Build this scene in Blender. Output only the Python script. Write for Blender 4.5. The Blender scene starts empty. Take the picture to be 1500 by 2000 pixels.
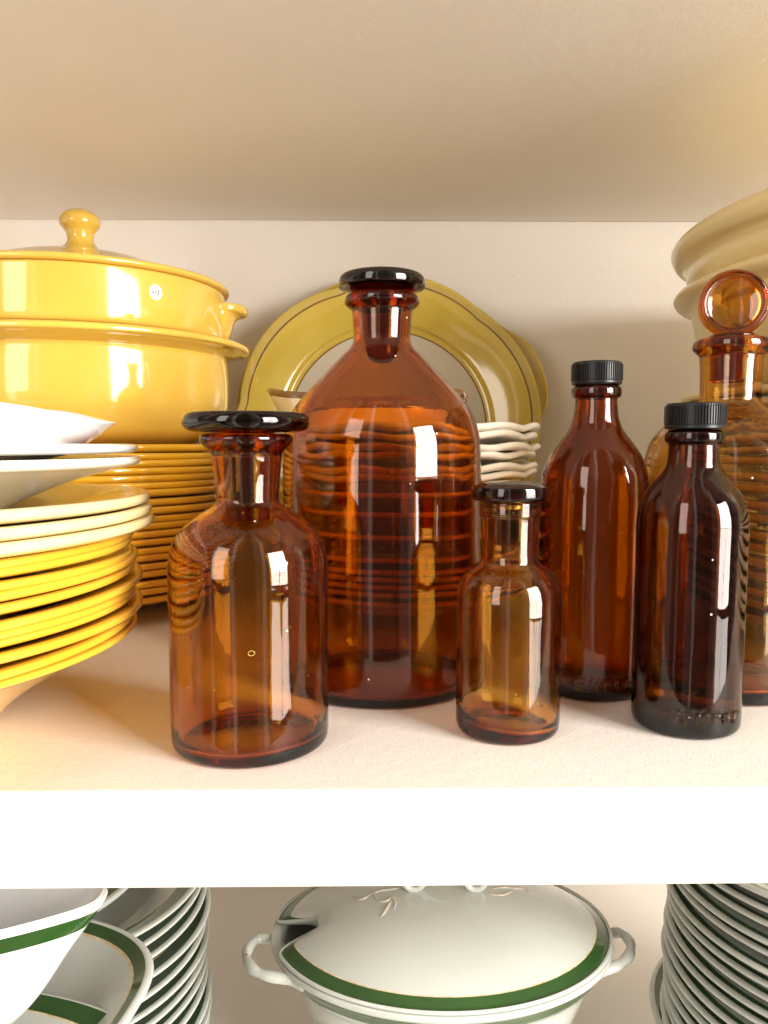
import bpy, bmesh, math, random
from math import sin, cos, tan, pi, atan2, hypot, asin, sqrt, radians, exp
from mathutils import Vector, Matrix
random.seed(4)
S = bpy.context.scene
C = S.collection

# ------------------------------------------------------------------ camera
F = 1500.0
PITCH, YAW = radians(-5.0), radians(-0.75)
cam_d = bpy.data.cameras.new('camera')
cam = bpy.data.objects.new('camera', cam_d); C.objects.link(cam)
cam_d.sensor_fit = 'VERTICAL'; cam_d.sensor_height = 32.0; cam_d.lens = 32.0 * F / 2000
cam_d.clip_start = 0.01; cam_d.clip_end = 60
cam.location = (0, 0, 0); cam.rotation_euler = (pi/2 + PITCH, 0, YAW)
S.camera = cam
S.render.resolution_x, S.render.resolution_y = 768, 1024

# ------------------------------------------------------------------ world: the room the glazes and the glass reflect
W = bpy.data.worlds.new('World'); S.world = W; W.use_nodes = True
wn, wl = W.node_tree.nodes, W.node_tree.links
wn.clear()
wo = wn.new('ShaderNodeOutputWorld'); bg = wn.new('ShaderNodeBackground')
tc = wn.new('ShaderNodeTexCoord'); sx = wn.new('ShaderNodeSeparateXYZ')
wl.new(tc.outputs['Generated'], sx.inputs[0])
at = wn.new('ShaderNodeMath'); at.operation = 'ARCTAN2'
wl.new(sx.outputs[0], at.inputs[0]); wl.new(sx.outputs[1], at.inputs[1])
mr = wn.new('ShaderNodeMapRange'); mr.inputs[1].default_value = -pi; mr.inputs[2].default_value = pi
wl.new(at.outputs[0], mr.inputs[0])
ramp = wn.new('ShaderNodeValToRGB'); wl.new(mr.outputs[0], ramp.inputs[0])
# azimuth from +Y clockwise; 0 and 1 are straight behind the camera, 0.75 = right, 0.25 = left
W_STOPS = [(0.0, (.20, .15, .11)), (.03, (.20, .15, .11)), (.034, (1.5, 1.4, 1.3)), (.042, (1.5, 1.4, 1.3)), (.046, (.36, .31, .27)), (.075, (.40, .34, .30)),
           (.08, (.10, .07, .05)), (.12, (.12, .09, .07)), (.124, (.9, .8, .7)), (.13, (.9, .8, .7)), (.134, (.18, .14, .1)), (.165, (.2, .16, .13)), (.17, (.66, .60, .52)), (.20, (.60, .55, .48)), (.205, (.30, .25, .2)),
           (.40, (.40, .35, .30)), (.60, (.40, .35, .30)), (.76, (.50, .45, .40)), (.80, (.25, .2, .16)), (.90, (.20, .16, .12)), (.905, (1.1, 1.0, .9)), (.915, (1.1, 1.0, .9)), (.92, (.4, .33, .27)),
           (.945, (.45, .38, .32)), (.95, (.14, .1, .07)), (1.0, (.20, .15, .11))]
el = ramp.color_ramp.elements
while len(el) < len(W_STOPS): el.new(.5)
for e, (p, c) in zip(el, W_STOPS): e.position = p; e.color = (*c, 1)
el_r = wn.new('ShaderNodeValToRGB'); wl.new(sx.outputs[2], el_r.inputs[0])
mz = wn.new('ShaderNodeMapRange'); mz.inputs[1].default_value = -1; wl.new(sx.outputs[2], mz.inputs[0]); wl.new(mz.outputs[0], el_r.inputs[0])
ee = el_r.color_ramp.elements
ee[0].position = 0.0; ee[0].color = (2.0, 1.9, 1.76, 1)
ee[1].position = 1.0; ee[1].color = (1.4, 1.36, 1.3, 1)
for p, c in ((.28, (1.5, 1.42, 1.3)), (.38, (.62, .62, .62)), (.60, (.62, .62, .62)), (.70, (1.15, 1.1, 1.05))):
    k = ee.new(p); k.color = (*c, 1)
mx = wn.new('ShaderNodeMix'); mx.data_type = 'RGBA'; mx.blend_type = 'MULTIPLY'; mx.inputs[0].default_value = 1
wl.new(ramp.outputs[0], mx.inputs[6]); wl.new(el_r.outputs[0], mx.inputs[7])
wl.new(mx.outputs[2], bg.inputs[0]); bg.inputs[1].default_value = 1.15
wl.new(bg.outputs[0], wo.inputs[0])

# ------------------------------------------------------------------ lamps: the panes of the tall window, back and to the right, plus an added soft fill
def area(name, loc, look, sx_, sy_, power, col):
    d = bpy.data.lights.new(name, 'AREA'); d.shape = 'RECTANGLE'; d.size = sx_; d.size_y = sy_
    d.energy = power; d.color = col
    o = bpy.data.objects.new(name, d); C.objects.link(o); o.location = loc
    o.rotation_euler = (Vector(look) - Vector(loc)).to_track_quat('-Z', 'Y').to_euler()
    return o
WIN_C = Vector((1.42, -.78, .33)); WIN_T = Vector((.05, .45, .12))
wd = (WIN_T - WIN_C).normalized(); wr = wd.cross(Vector((0, 0, 1))).normalized()
PW, PH = .42, .36
for i in range(2):
    for j in range(5):
        c = WIN_C + wr * ((i - .5) * (PW + .020)) + Vector((0, 0, (j - 2.5) * (PH + .012)))
        area('window_pane_light', c, c + wd, PW, PH, (4.0, 9.0, 14.0, 15.0, 15.0)[j], (1.0, .96, .90))
area('soft_fill_light', (-1.15, -1.25, .62), (0, .45, .1), .62, 1.8, 20, (1.0, .94, .87))  # added soft fill, set where the bottles reflect a dim upright strip

# ------------------------------------------------------------------ render look
S.view_settings.view_transform = 'Standard'; S.view_settings.look = 'None'
S.view_settings.exposure = 0.12; S.view_settings.gamma = 1
try: S.view_settings.use_curve_mapping = False
except Exception: pass
cy_ = S.cycles
cy_.max_bounces = 24; cy_.transmission_bounces = 24; cy_.glossy_bounces = 10; cy_.diffuse_bounces = 5
cy_.caustics_reflective = False; cy_.caustics_refractive = True; cy_.blur_glossy = 0.3
cy_.sample_clamp_indirect = 4.0; cy_.use_denoising = True

# ------------------------------------------------------------------ pixel <-> world (to read sizes off the photograph)
fw = Vector((sin(-YAW)*cos(PITCH), cos(-YAW)*cos(PITCH), sin(PITCH)))
rt = Vector((cos(-YAW), -sin(-YAW), 0)); up = rt.cross(fw)
def ray(x, y):
    d = fw*F + rt*(x-750) + up*(1000-y)
    return d
def az(x, y): d = ray(x, y); return atan2(d.x, d.y)
def te(x, y): d = ray(x, y); return d.z/hypot(d.x, d.y)
def at_z(x, y, z): d = ray(x, y); return d*(z/d.z)
def at_y(x, y, Y): d = ray(x, y); return d*(Y/d.y)
def at_d(x, y, dist): d = ray(x, y); return d*(dist/hypot(d.x, d.y))

ZS = -.13            # top of the shelf
YF, YB = .28, .80    # front edge and back panel
ZC = .2255           # underside of the shelf above
ZU = -.1685          # underside of the middle shelf
ZL = -.45            # lower shelf

# ------------------------------------------------------------------ materials
def nodes(name):
    m = bpy.data.materials.new(name); m.use_nodes = True
    nt = m.node_tree
    return m, nt.nodes, nt.links, nt.nodes['Principled BSDF']
def bump(n, l, b, scale, strength, dist, detail=3, vec=None, slot='Normal', prev=None):
    t = n.new('ShaderNodeTexNoise'); t.inputs['Scale'].default_value = scale; t.inputs['Detail'].default_value = detail
    if vec is not None: l.new(vec, t.inputs['Vector'])
    bp = n.new('ShaderNodeBump'); bp.inputs['Strength'].default_value = strength; bp.inputs['Distance'].default_value = dist
    l.new(t.outputs[0], bp.inputs['Height'])
    if prev is not None: l.new(prev, bp.inputs['Normal'])
    l.new(bp.outputs[0], b.inputs[slot])
    return bp.outputs[0]
def mottle(n, l, b, c1, c2, scale=30, lo=.35, hi=.65, vec=None):
    t = n.new('ShaderNodeTexNoise'); t.inputs['Scale'].default_value = scale; t.inputs['Detail'].default_value = 5
    if vec is not None: l.new(vec, t.inputs['Vector'])
    r = n.new('ShaderNodeValToRGB'); r.color_ramp.elements[0].position = lo; r.color_ramp.elements[1].position = hi
    r.color_ramp.elements[0].color = (*c1, 1); r.color_ramp.elements[1].color = (*c2, 1)
    l.new(t.outputs[0], r.inputs[0]); l.new(r.outputs[0], b.inputs['Base Color'])
    return r
def objvec(n): return n.new('ShaderNodeTexCoord').outputs['Object']

def glaze(name, c1, c2=None, rough=.12, scale=25, coat=.6, wav=.05, spec=.5):
    m, n, l, b = nodes(name)
    v = objvec(n)
    mottle(n, l, b, c1, c2 or tuple(x*.88 for x in c1), scale, vec=v)
    b.inputs['Roughness'].default_value = rough
    b.inputs['Specular IOR Level'].default_value = spec
    b.inputs['Coat Weight'].default_value = coat; b.inputs['Coat Roughness'].default_value = .06
    bump(n, l, b, 60, wav, .002, vec=v); bump(n, l, b, 45, wav*.8, .002, vec=v, slot='Coat Normal')
    return m
def paint(name, col, rough=.45, scale=700, st=.22):
    m, n, l, b = nodes(name)
    v = objvec(n)
    r = mottle(n, l, b, col, tuple(x*.96 for x in col), 6, vec=v)
    # tiny chips and specks of whiter paint
    vo = n.new('ShaderNodeTexVoronoi'); vo.inputs['Scale'].default_value = 26; l.new(v, vo.inputs['Vector'])
    lt = n.new('ShaderNodeMath'); lt.operation = 'LESS_THAN'; lt.inputs[1].default_value = .045; l.new(vo.outputs['Distance'], lt.inputs[0])
    sc_ = n.new('ShaderNodeSeparateColor'); l.new(vo.outputs['Color'], sc_.inputs[0])
    g2 = n.new('ShaderNodeMath'); g2.operation = 'GREATER_THAN'; g2.inputs[1].default_value = .8; l.new(sc_.outputs[0], g2.inputs[0])
    mu = n.new('ShaderNodeMath'); mu.operation = 'MULTIPLY'; l.new(lt.outputs[0], mu.inputs[0]); l.new(g2.outputs[0], mu.inputs[1])
    mi = n.new('ShaderNodeMix'); mi.data_type = 'RGBA'; l.new(mu.outputs[0], mi.inputs[0]); l.new(r.outputs[0], mi.inputs[6])
    mi.inputs[7].default_value = (.9, .88, .85, 1); l.new(mi.outputs[2], b.inputs['Base Color'])
    b.inputs['Roughness'].default_value = rough
    nn = bump(n, l, b, scale, st, .0006, 4, vec=v)
    bump(n, l, b, scale*.25, st*.7, .0012, 2, vec=v, prev=nn)
    return m
def glass(name, k=1.0, wav=.10, tint=(98, 295, 900), dusty=.8):
    m = bpy.data.materials.new(name); m.use_nodes = True
    n, l = m.node_tree.nodes, m.node_tree.links; n.clear()
    out = n.new('ShaderNodeOutputMaterial'); g = n.new('ShaderNodeBsdfGlass'); g.inputs['IOR'].default_value = 1.5
    g.inputs['Roughness'].default_value = 0.0
    v = objvec(n)
    mp = n.new('ShaderNodeMapping'); mp.inputs['Scale'].default_value = (1, 1, .22); l.new(v, mp.inputs[0])
    nn = bump(n, l, g, 95, wav, .0016, 2, vec=mp.outputs[0])
    n2 = bump(n, l, g, 28, wav*1.2, .004, 2, vec=mp.outputs[0], prev=nn)
    mp2 = n.new('ShaderNodeMapping'); mp2.inputs['Scale'].default_value = (1, 1, .04); l.new(v, mp2.inputs[0])
    bump(n, l, g, 150, wav*1.0, .0014, 2, vec=mp2.outputs[0], prev=n2)
    # specks of dust and seeds in the glass
    vo = n.new('ShaderNodeTexVoronoi'); vo.inputs['Scale'].default_value = 150; l.new(v, vo.inputs['Vector'])
    lt = n.new('ShaderNodeMath'); lt.operation = 'LESS_THAN'; lt.inputs[1].default_value = .075; l.new(vo.outputs['Distance'], lt.inputs[0])
    sc_ = n.new('ShaderNodeSeparateColor'); l.new(vo.outputs['Color'], sc_.inputs[0])
    g2 = n.new('ShaderNodeMath'); g2.operation = 'GREATER_THAN'; g2.inputs[1].default_value = 1-.10*dusty; l.new(sc_.outputs[0], g2.inputs[0])
    mu = n.new('ShaderNodeMath'); mu.operation = 'MULTIPLY'; l.new(lt.outputs[0], mu.inputs[0]); l.new(g2.outputs[0], mu.inputs[1])
    # a faint film of dust
    fn = n.new('ShaderNodeTexNoise'); fn.inputs['Scale'].default_value = 30; fn.inputs['Detail'].default_value = 6; l.new(v, fn.inputs['Vector'])
    fm = n.new('ShaderNodeMapRange'); fm.inputs[1].default_value = .45; fm.inputs[2].default_value = .85
    fm.inputs[3].default_value = 0; fm.inputs[4].default_value = .010*dusty; l.new(fn.outputs[0], fm.inputs[0])
    mxx = n.new('ShaderNodeMath'); mxx.operation = 'MAXIMUM'; l.new(mu.outputs[0], mxx.inputs[0]); l.new(fm.outputs[0], mxx.inputs[1])
    df = n.new('ShaderNodeBsdfDiffuse'); df.inputs[0].default_value = (.62, .55, .48, 1)
    ms = n.new('ShaderNodeMixShader'); l.new(mxx.outputs[0], ms.inputs[0]); l.new(g.outputs[0], ms.inputs[1]); l.new(df.outputs[0], ms.inputs[2])
    l.new(ms.outputs[0], out.inputs['Surface'])
    va = n.new('ShaderNodeVolumeAbsorption')
    mxs = max(tint)*1.0
    va.inputs['Density'].default_value = mxs*k
    va.inputs['Color'].default_value = (1-tint[0]/mxs, 1-tint[1]/mxs, 1-tint[2]/mxs, 1)
    l.new(va.outputs[0], out.inputs['Volume'])
    return m

M = {}
M['paint'] = paint('cream_white_paint', (.85, .80, .735))
M['yellow'] = glaze('yellow_glaze', (.68, .45, .075), (.66, .42, .065))
M['mustard'] = glaze('mustard_glaze', (.70, .40, .022), (.66, .36, .016))
M['sun'] = glaze('egg_yellow_glaze', (.70, .405, .036), (.66, .365, .026), rough=.2)
M['cream'] = glaze('cream_glaze', (.72, .60, .34), (.70, .56, .28), rough=.2)
M['custard'] = glaze('custard_glaze', (.80, .67, .36), (.78, .64, .32), rough=.25)
M['white'] = glaze('white_glaze', (.70, .70, .70), (.67, .67, .66))
M['ivory'] = glaze('ivory_glaze', (.80, .76, .67), (.77, .73, .62), rough=.25)
M['china'] = glaze('dimmed_white_china', (.50, .515, .47), (.47, .485, .44))  # white china; dimness of the lower shelf is put into its base colour
M['green'] = glaze('green_band_glaze', (.022, .070, .013), (.016, .055, .010))
M['gold'] = glaze('worn_gold_line', (.50, .34, .13), (.65, .55, .40), scale=300)
M['olive'] = glaze('yellow_green_glaze', (.66, .50, .085), (.62, .46, .07))
M['straw'] = glaze('straw_glaze', (.60, .46, .12), (.56, .42, .10))
M['brown'] = glaze('brown_edge_glaze', (.16, .08, .025), (.22, .12, .04))
M['pewter'] = glaze('pale_beige_glaze', (.62, .57, .46), (.58, .53, .42))
M['reddish'] = glaze('red_brown_glaze', (.22, .05, .02), (.30, .10, .04), scale=200)
M['cap'] = glaze('black_ribbed_plastic', (.010, .010, .011), (.014, .014, .015), rough=.32, coat=0, wav=.02, spec=.3)
M['paper'] = glaze('white_paper', (.85, .84, .82), coat=0, rough=.8)
M['ink'] = glaze('blue_black_ink', (.03, .03, .09), coat=0, rough=.6)
M['amber'] = glass('amber_glass', .88)
M['amber_big'] = glass('thick_amber_glass', 1.0, .035)
M['amber_dark'] = glass('dark_amber_glass', 2.1, .12, (118, 290, 850))
M['amber_light'] = glass('light_amber_glass', .52, .10)
M['amber_small'] = glass('golden_amber_glass', .66, .12)
M['amber_stop'] = glass('amber_stopper_glass', .9, .05)

# ------------------------------------------------------------------ mesh helpers
def obj(name, bm, mats, parent=None, loc=(0, 0, 0), smooth=True):
    me = bpy.data.meshes.new(name)
    bm.to_mesh(me); bm.free()
    for m in (mats if isinstance(mats, (list, tuple)) else [mats]): me.materials.append(m)
    if smooth:
        for p in me.polygons: p.use_smooth = True
    o = bpy.data.objects.new(name, me); C.objects.link(o); o.location = loc
    if parent: o.parent = parent
    return o
def tag(o, label, cat, group=None):
    o['label'] = label; o['category'] = cat
    if group: o['group'] = group
    return o
def thing(name, label, cat, loc, group=None, rot=(0, 0, 0)):
    o = bpy.data.objects.new(name, None); C.objects.link(o); o.location = loc; o.rotation_euler = rot
    o.empty_display_size = .02
    return tag(o, label, cat, group)
def dup(o, parent=None):
    c = o.copy(); C.objects.link(c)
    if parent: c.parent = parent
    for ch in o.children: dup(ch, c)
    return c
def cr(pts, sub=6):
    """Catmull-Rom through 2-D/3-D points"""
    P = [Vector(p) if len(p) == 3 else Vector((p[0], p[1], 0)) for p in pts]
    if len(P) < 3: return [tuple(p)[:len(pts[0])] for p in P]
    out = []
    for i in range(len(P)-1):
        p0 = P[i-1] if i else P[0]*2-P[1]
        p1, p2 = P[i], P[i+1]
        p3 = P[i+2] if i+2 < len(P) else P[-1]*2-P[-2]
        for k in range(sub):
            t = k/sub
            q = .5*((2*p1) + (p2-p0)*t + (2*p0-5*p1+4*p2-p3)*t*t + (3*p1-p0-3*p2+p3)*t**3)
            out.append(q)
    out.append(P[-1])
    return [tuple(q)[:len(pts[0])] for q in out]
def lathe_bm(prof, seg=96, deform=None, mat=None, bm=None):
    """closed solid of revolution: prof goes from the axis (bottom) out, up and back to the axis (top)"""
    bm = bm or bmesh.new()
    rings = []
    for k, (r, z) in enumerate(prof):
        if r < 1e-6:
            p = (0, 0, z)
            if deform: p = deform(0, 0, z, k)
            rings.append([bm.verts.new(p)])
        else:
            ring = []
            for i in range(seg):
                a = 2*pi*i/seg
                p = (r*cos(a), r*sin(a), z)
                if deform: p = deform(r, a, z, k)
                ring.append(bm.verts.new(p))
            rings.append(ring)
    for k in range(len(rings)-1):
        A, B = rings[k], rings[k+1]
        mi = mat(k, .5*(prof[k][0]+prof[k+1][0]), .5*(prof[k][1]+prof[k+1][1])) if mat else 0
        for i in range(seg):
            j = (i+1) % seg
            if len(A) == 1 and len(B) == 1: continue
            if len(A) == 1: vs = (A[0], B[j], B[i])
            elif len(B) == 1: vs = (A[i], A[j], B[0])
            else: vs = (A[i], A[j], B[j], B[i])
            try: f = bm.faces.new(vs); f.material_index = mi
            except ValueError: pass
    bmesh.ops.recalc_face_normals(bm, faces=bm.faces)
    return bm
def box_bm(x0, x1, y0, y1, z0, z1, bev=0.0):
    bm = bmesh.new()
    bmesh.ops.create_cube(bm, size=1)
    for v in bm.verts:
        v.co = Vector(((x0+x1)/2+v.co.x*(x1-x0), (y0+y1)/2+v.co.y*(y1-y0), (z0+z1)/2+v.co.z*(z1-z0)))
    if bev: bmesh.ops.bevel(bm, geom=bm.edges[:], offset=bev, segments=3, affect='EDGES', profile=.5)
    return bm
def tube_bm(path, rad, seg=12, bm=None, flat=1.0, updir=Vector((0, 0, 1))):
    bm = bm or bmesh.new()
    P = [Vector(p) for p in path]; rings = []
    for i, p in enumerate(P):
        t = (P[min(i+1, len(P)-1)] - P[max(i-1, 0)]).normalized()
        a = t.cross(updir)
        if a.length < 1e-4: a = t.cross(Vector((0, 1, 0)))
        a.normalize(); b = a.cross(t)
        r = rad(i/(len(P)-1)) if callable(rad) else rad
        rings.append([bm.verts.new(p + a*(r*cos(2*pi*k/seg)) + b*(r*flat*sin(2*pi*k/seg))) for k in range(seg)])
    for A, B in zip(rings, rings[1:]):
        for k in range(seg): bm.faces.new((A[k], A[(k+1) % seg], B[(k+1) % seg], B[k]))
    bm.faces.new(rings[0][::-1]); bm.faces.new(rings[-1])
    bmesh.ops.recalc_face_normals(bm, faces=bm.faces)
    return bm
def offset_in(pts, t):
    """offset a profile polyline to its left-hand (inner) side by t"""
    out = []
    for i in range(len(pts)):
        a = Vector(pts[max(i-1, 0)]); b = Vector(pts[min(i+1, len(pts)-1)])
        d = (b-a)
        if d.length < 1e-9: d = Vector((0, 1))
        d.normalize()
        nrm = Vector((-d.y, d.x))
        tt = t(pts[i]) if callable(t) else t
        out.append((pts[i][0]+nrm.x*tt, pts[i][1]+nrm.y*tt))
    return out
ORD = ['', 'first', 'second', 'third', 'fourth', 'fifth', 'sixth', 'seventh', 'eighth', 'ninth', 'tenth', 'eleventh', 'twelfth',
       'thirteenth', 'fourteenth', 'fifteenth', 'sixteenth', 'seventeenth', 'eighteenth', 'nineteenth', 'twentieth', 'twenty-first', 'twenty-second']

class Ax:
    """a vertical axis read off the photograph; gives radius and height for silhouette pixels"""
    def __init__(s, phi, d0): s.phi, s.d0 = phi, d0; s.x, s.y = d0*sin(phi), d0*cos(phi)
    def edge(s, x, y):
        dp = abs(az(x, y)-s.phi)
        return (s.d0*sin(dp), te(x, y)*s.d0*cos(dp))
    def both(s, xl, xr, y):
        h = (az(xr, y)-az(xl, y))/2
        t = (te(xl, y)+te(xr, y))/2
        return (s.d0*sin(h), t*s.d0*cos(h))
def bottle_axis(xl, xr, yb_mid, yfront, xc=None):
    """from the body's width and the front of its base on the shelf"""
    h = (az(xr, yb_mid)-az(xl, yb_mid))/2
    phi = (az(xr, yb_mid)+az(xl, yb_mid))/2
    df = ZS/te((xl+xr)/2, yfront)
    return Ax(phi, df/(1-sin(h)))

# ================================================================== the cupboard
cup = thing('cupboard', 'cream white painted open cupboard with thick shelves holding all the bottles and dishes', 'cupboard', (0, .54, ZL-.03))
def board(name, *a):
    b = obj(name, box_bm(*a), M['paint'], None, smooth=False)
    b.parent = cup; b.matrix_parent_inverse = Matrix.Translation(-Vector(cup.location))
    return b
XL, XR = -.80, .92
board('shelf', XL, XR, YF, YB-.0015, ZU, ZS, .0012)
board('shelf', XL, XR, YF, YB-.0015, ZC, ZC+.04, .0012)
board('shelf', XL, XR, YF, YB-.0015, ZL-.03, ZL, .0012)
board('back_panel', XL-.02, XR+.02, YB, YB+.012, ZL-.03, ZC+.04, 0)
board('side_panel', XL-.02, XL-.001, YF, YB-.0015, ZL-.03, ZC+.04, .001)
board('side_panel', XR+.001, XR+.02, YF, YB-.0015, ZL-.03, ZC+.04, .001)

# ================================================================== plates
def plate_prof(R, h, rf, t=.0036, lip=.0045, sub=4, foot=.0015):
    under = [(0, foot), (rf-.004, foot)]
    ft = [(rf-.004, foot), (rf-.003, 0), (rf, 0), (rf+.0015, foot*1.4)]
    rise = cr([(rf+.0015, foot*1.4), (rf+.25*(R-rf), h*.36), (rf+.6*(R-rf), h*.68), (R-.0035, h-lip)], sub)
    edge = cr([(R-.0035, h-lip), (R-.0006, h-lip*.75), (R, h-lip*.4), (R-.0008, h-lip*.08), (R-.0028, h)], 3)
    top = cr([(R-.0028, h), (rf+.6*(R-rf), h*.68+t), (rf+.25*(R-rf), h*.36+t), (rf-.001, t+foot), (0, t+foot)], sub)
    return under[:-1] + ft + rise[1:] + edge[1:] + top[1:]
def band_mat(R, bands, nunder):
    """bands: list of (r0,r1,slot) applied on the upper side only"""
    def f(k, r, z):
        if k >= nunder:
            for a, b, s in bands:
                if a*R <= r <= b*R: return s
        return 0
    return f
def refine_top(prof, n_from, radii):
    """insert points so that material bands have clean edges"""
    out = list(prof[:n_from+1])
    for k in range(n_from, len(prof)-1):
        (r0, z0), (r1, z1) = prof[k], prof[k+1]
        cuts = sorted([r for r in radii if min(r0, r1) < r < max(r0, r1)], reverse=r0 > r1)
        for c in cuts:
            t = (c-r0)/(r1-r0); out.append((c, z0+t*(z1-z0)))
        out.append((r1, z1))
    return out
def plate_mesh(name, R, h, rf, mats, bands=(), seg=96, deform=None, **kw):
    pr = plate_prof(R, h, rf, **kw)
    kmax = max(range(len(pr)), key=lambda i: pr[i][1] + (pr[i][0] > R-.004)*1)
    pr = refine_top(pr, kmax, [x*R for b in bands for x in b[:2]])
    return lathe_bm(pr, seg, deform, band_mat(R, bands, kmax))

def stack(name, ax, zrims, R, h, rf, mats, label, cat, group, bands=(), tilt=.006, jit=.0012, seg=96, deform=None, rot=None, **kw):
    """zrims from the top down; each plate an object of its own"""
    first = None; outl = []
    for i, zr in enumerate(zrims):
        if first is None:
            first = o = obj(name, plate_mesh(name, R, h, rf, mats, bands, seg, deform, **kw), mats)
        else:
            o = first.copy(); C.objects.link(o)
        o.location = (ax.x+random.uniform(-jit, jit), ax.y+random.uniform(-jit, jit), zr-h)
        o.rotation_euler = (random.uniform(-tilt, tilt), random.uniform(-tilt, tilt), random.uniform(0, 6.28) if rot is None else rot+random.uniform(-.3, .3))
        tag(o, label(i+1), cat, group)
        outl.append(o)
    return outl

# ---- far left stack of mustard plates, the yellow bowl and the casserole on it
AXL = Ax(az(165, 700), .672)
ys = [868, 884, 898, 912, 926, 941, 957, 973, 990, 1006, 1021, 1037, 1052, 1068, 1083, 1098, 1115, 1132, 1149, 1166]
zr = []
Rf = AXL.edge(452, 900)[0]
for y in ys:
    # rims are read where they face the camera (x = 330)
    zr.append(te(330, y)*(AXL.d0-Rf*.93))
BOT_H = .016
zr = [max(z, ZS+BOT_H+(len(ys)-1-i)*.0048) for i, z in enumerate(zr)]
stack('dinner_plate', AXL, zr, Rf, BOT_H, Rf*.62, [M['mustard']],
      lambda k: f'{ORD[k]} mustard plate from the top of the stack under the yellow bowl', 'plate', 'mustard plates stacked under the yellow bowl', tilt=.005, t=.004, lip=.0056)
zt = zr[0]
# lower wide yellow bowl
e = AXL.edge
Rb = e(447, 780)[0]; Rfl, zfl = e(487, 688)
bowl_z0 = zt-.007
def L(pts): return [(r, z-bowl_z0) for r, z in pts]
bw = thing('serving_bowl', 'wide glossy yellow bowl with a flared rim, standing on the stack of mustard plates', 'bowl', (AXL.x, AXL.y, bowl_z0))
out_ = cr([(Rb*.62, bowl_z0), (Rb*.74, bowl_z0+.006), (Rb*.90, bowl_z0+.016), (Rb*.985, bowl_z0+.034), (Rb, bowl_z0+.055), (Rb*.995, zfl-.012), (Rb*.985, zfl-.0075)], 6)
rim_ = cr([(Rb*.985, zfl-.0075), (Rb+.004, zfl-.0055), (Rfl-.008, zfl-.0035), (Rfl-.0012, zfl-.0022), (Rfl, zfl), (Rfl-.0012, zfl+.0022), (Rfl-.006, zfl+.0034)], 5)
inn_ = cr([(Rfl-.006, zfl+.0034), (Rb-.002, zfl+.004), (Rb-.006, zfl), (Rb-.0075, zfl-.01), (Rb-.006, bowl_z0+.05), (Rb*.9, bowl_z0+.022), (Rb*.6, bowl_z0+.007), (0, bowl_z0+.006)], 4)
pr = [(0, bowl_z0+.002)] + out_ + rim_[1:] + inn_[1:]
obj('bowl_body', lathe_bm(L(pr), 128), M['yellow'], bw)
# casserole
Rc = e(440, 620)[0]; zc0 = zfl+.0044; Rl, zl = e(448, 576)
ct = thing('casserole', 'lidded glossy yellow casserole with a round price sticker, on top of the yellow bowl', 'casserole', (AXL.x, AXL.y, zc0))
zt2 = zl-.0030
pr = [(0, zc0+.001)] + cr([(Rc*.93, zc0), (Rc*.985, zc0+.003), (Rc, zc0+.012), (Rc*1.0, zt2-.008), (Rc*.998, zt2)], 6) + \
     cr([(Rc*.998, zt2), (Rc-.002, zt2+.001), (Rc-.0055, zt2), (Rc-.006, zt2-.01), (Rc-.006, zc0+.012), (Rc*.9, zc0+.006), (0, zc0+.006)], 4)[1:]
obj('casserole_body', lathe_bm([(r, z-zc0) for r, z in pr], 128), M['yellow'], ct)
def z_axis(y): return te(165, y)*AXL.d0
zk = [z_axis(y) for y in (496, 482, 470, 455, 440, 425, 414, 409)]
rk = [AXL.d0*w/F*.93 for w in (54, 30, 24, 27, 37, 34, 20, 0)]
lid = [(0, zt2+.0012), (Rc-.0075, zt2+.0012)] + cr([(Rc-.0075, zt2+.0012), (Rl-.0022, zt2+.0010), (Rl, zt2+.0030), (Rl-.001, zt2+.0052), (Rl-.004, zt2+.0062)], 4)[1:] + \
      cr([(Rl-.004, zt2+.0062), (Rl*.8, zt2+.0105), (Rl*.5, zk[0]-.0085), (rk[0]*1.15, zk[0]-.0008), (rk[0]*.8, zk[0]+.0012)], 6)[1:] + [(0, zk[0]+.0012)]
ld = obj('lid', lathe_bm([(r, z-zc0) for r, z in lid], 128), M['yellow'], ct)
kn = [(0, zk[0])] + cr([(rk[0]*.9, zk[0]+.0003), (rk[1], zk[1]), (rk[2], zk[2]), (rk[3], zk[3]), (rk[4], zk[4]), (rk[5], zk[5]), (rk[6], zk[6]), (0, zk[7])], 6)
obj('knob', lathe_bm([(r, z-zc0) for r, z in kn], 48), M['yellow'], ld)
# two ear handles
zh = e(470, 605)[1]; rh = e(487, 610)[0]-Rc
def ear(a0):
    bm = bmesh.new(); n = 28; amax = .24
    prof = cr([(-.003, .0015), (rh*.55, .0022), (rh*.9, .0015), (rh, -.0015), (rh*.93, -.0050), (rh*.62, -.0068), (rh*.42, -.0115), (rh*.3, -.020), (rh*.1, -.0275), (-.003, -.0290)], 4)
    rows = []
    for i in range(n+1):
        u = -1+2*i/n; s = max(0, 1-abs(u)**2.6)**.6; a = a0+u*amax
        rows.append([bm.verts.new(((Rc-.001+max(q, 0)*s+min(q, 0))*cos(a), (Rc-.001+max(q, 0)*s+min(q, 0))*sin(a), zh-zc0+z*(.55+.45*s))) for q, z in prof])
    for A, B in zip(rows, rows[1:]):
        for k in range(len(prof)-1): bm.faces.new((A[k], B[k], B[k+1], A[k+1]))
        bm.faces.new((A[0], A[-1], B[-1], B[0]))
    bmesh.ops.recalc_face_normals(bm, faces=bm.faces)
    return bm
A_EAR = -AXL.phi*1.0
for a0 in (.20, .20+pi): obj('handle', ear(a0), M['yellow'], ct)
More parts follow.
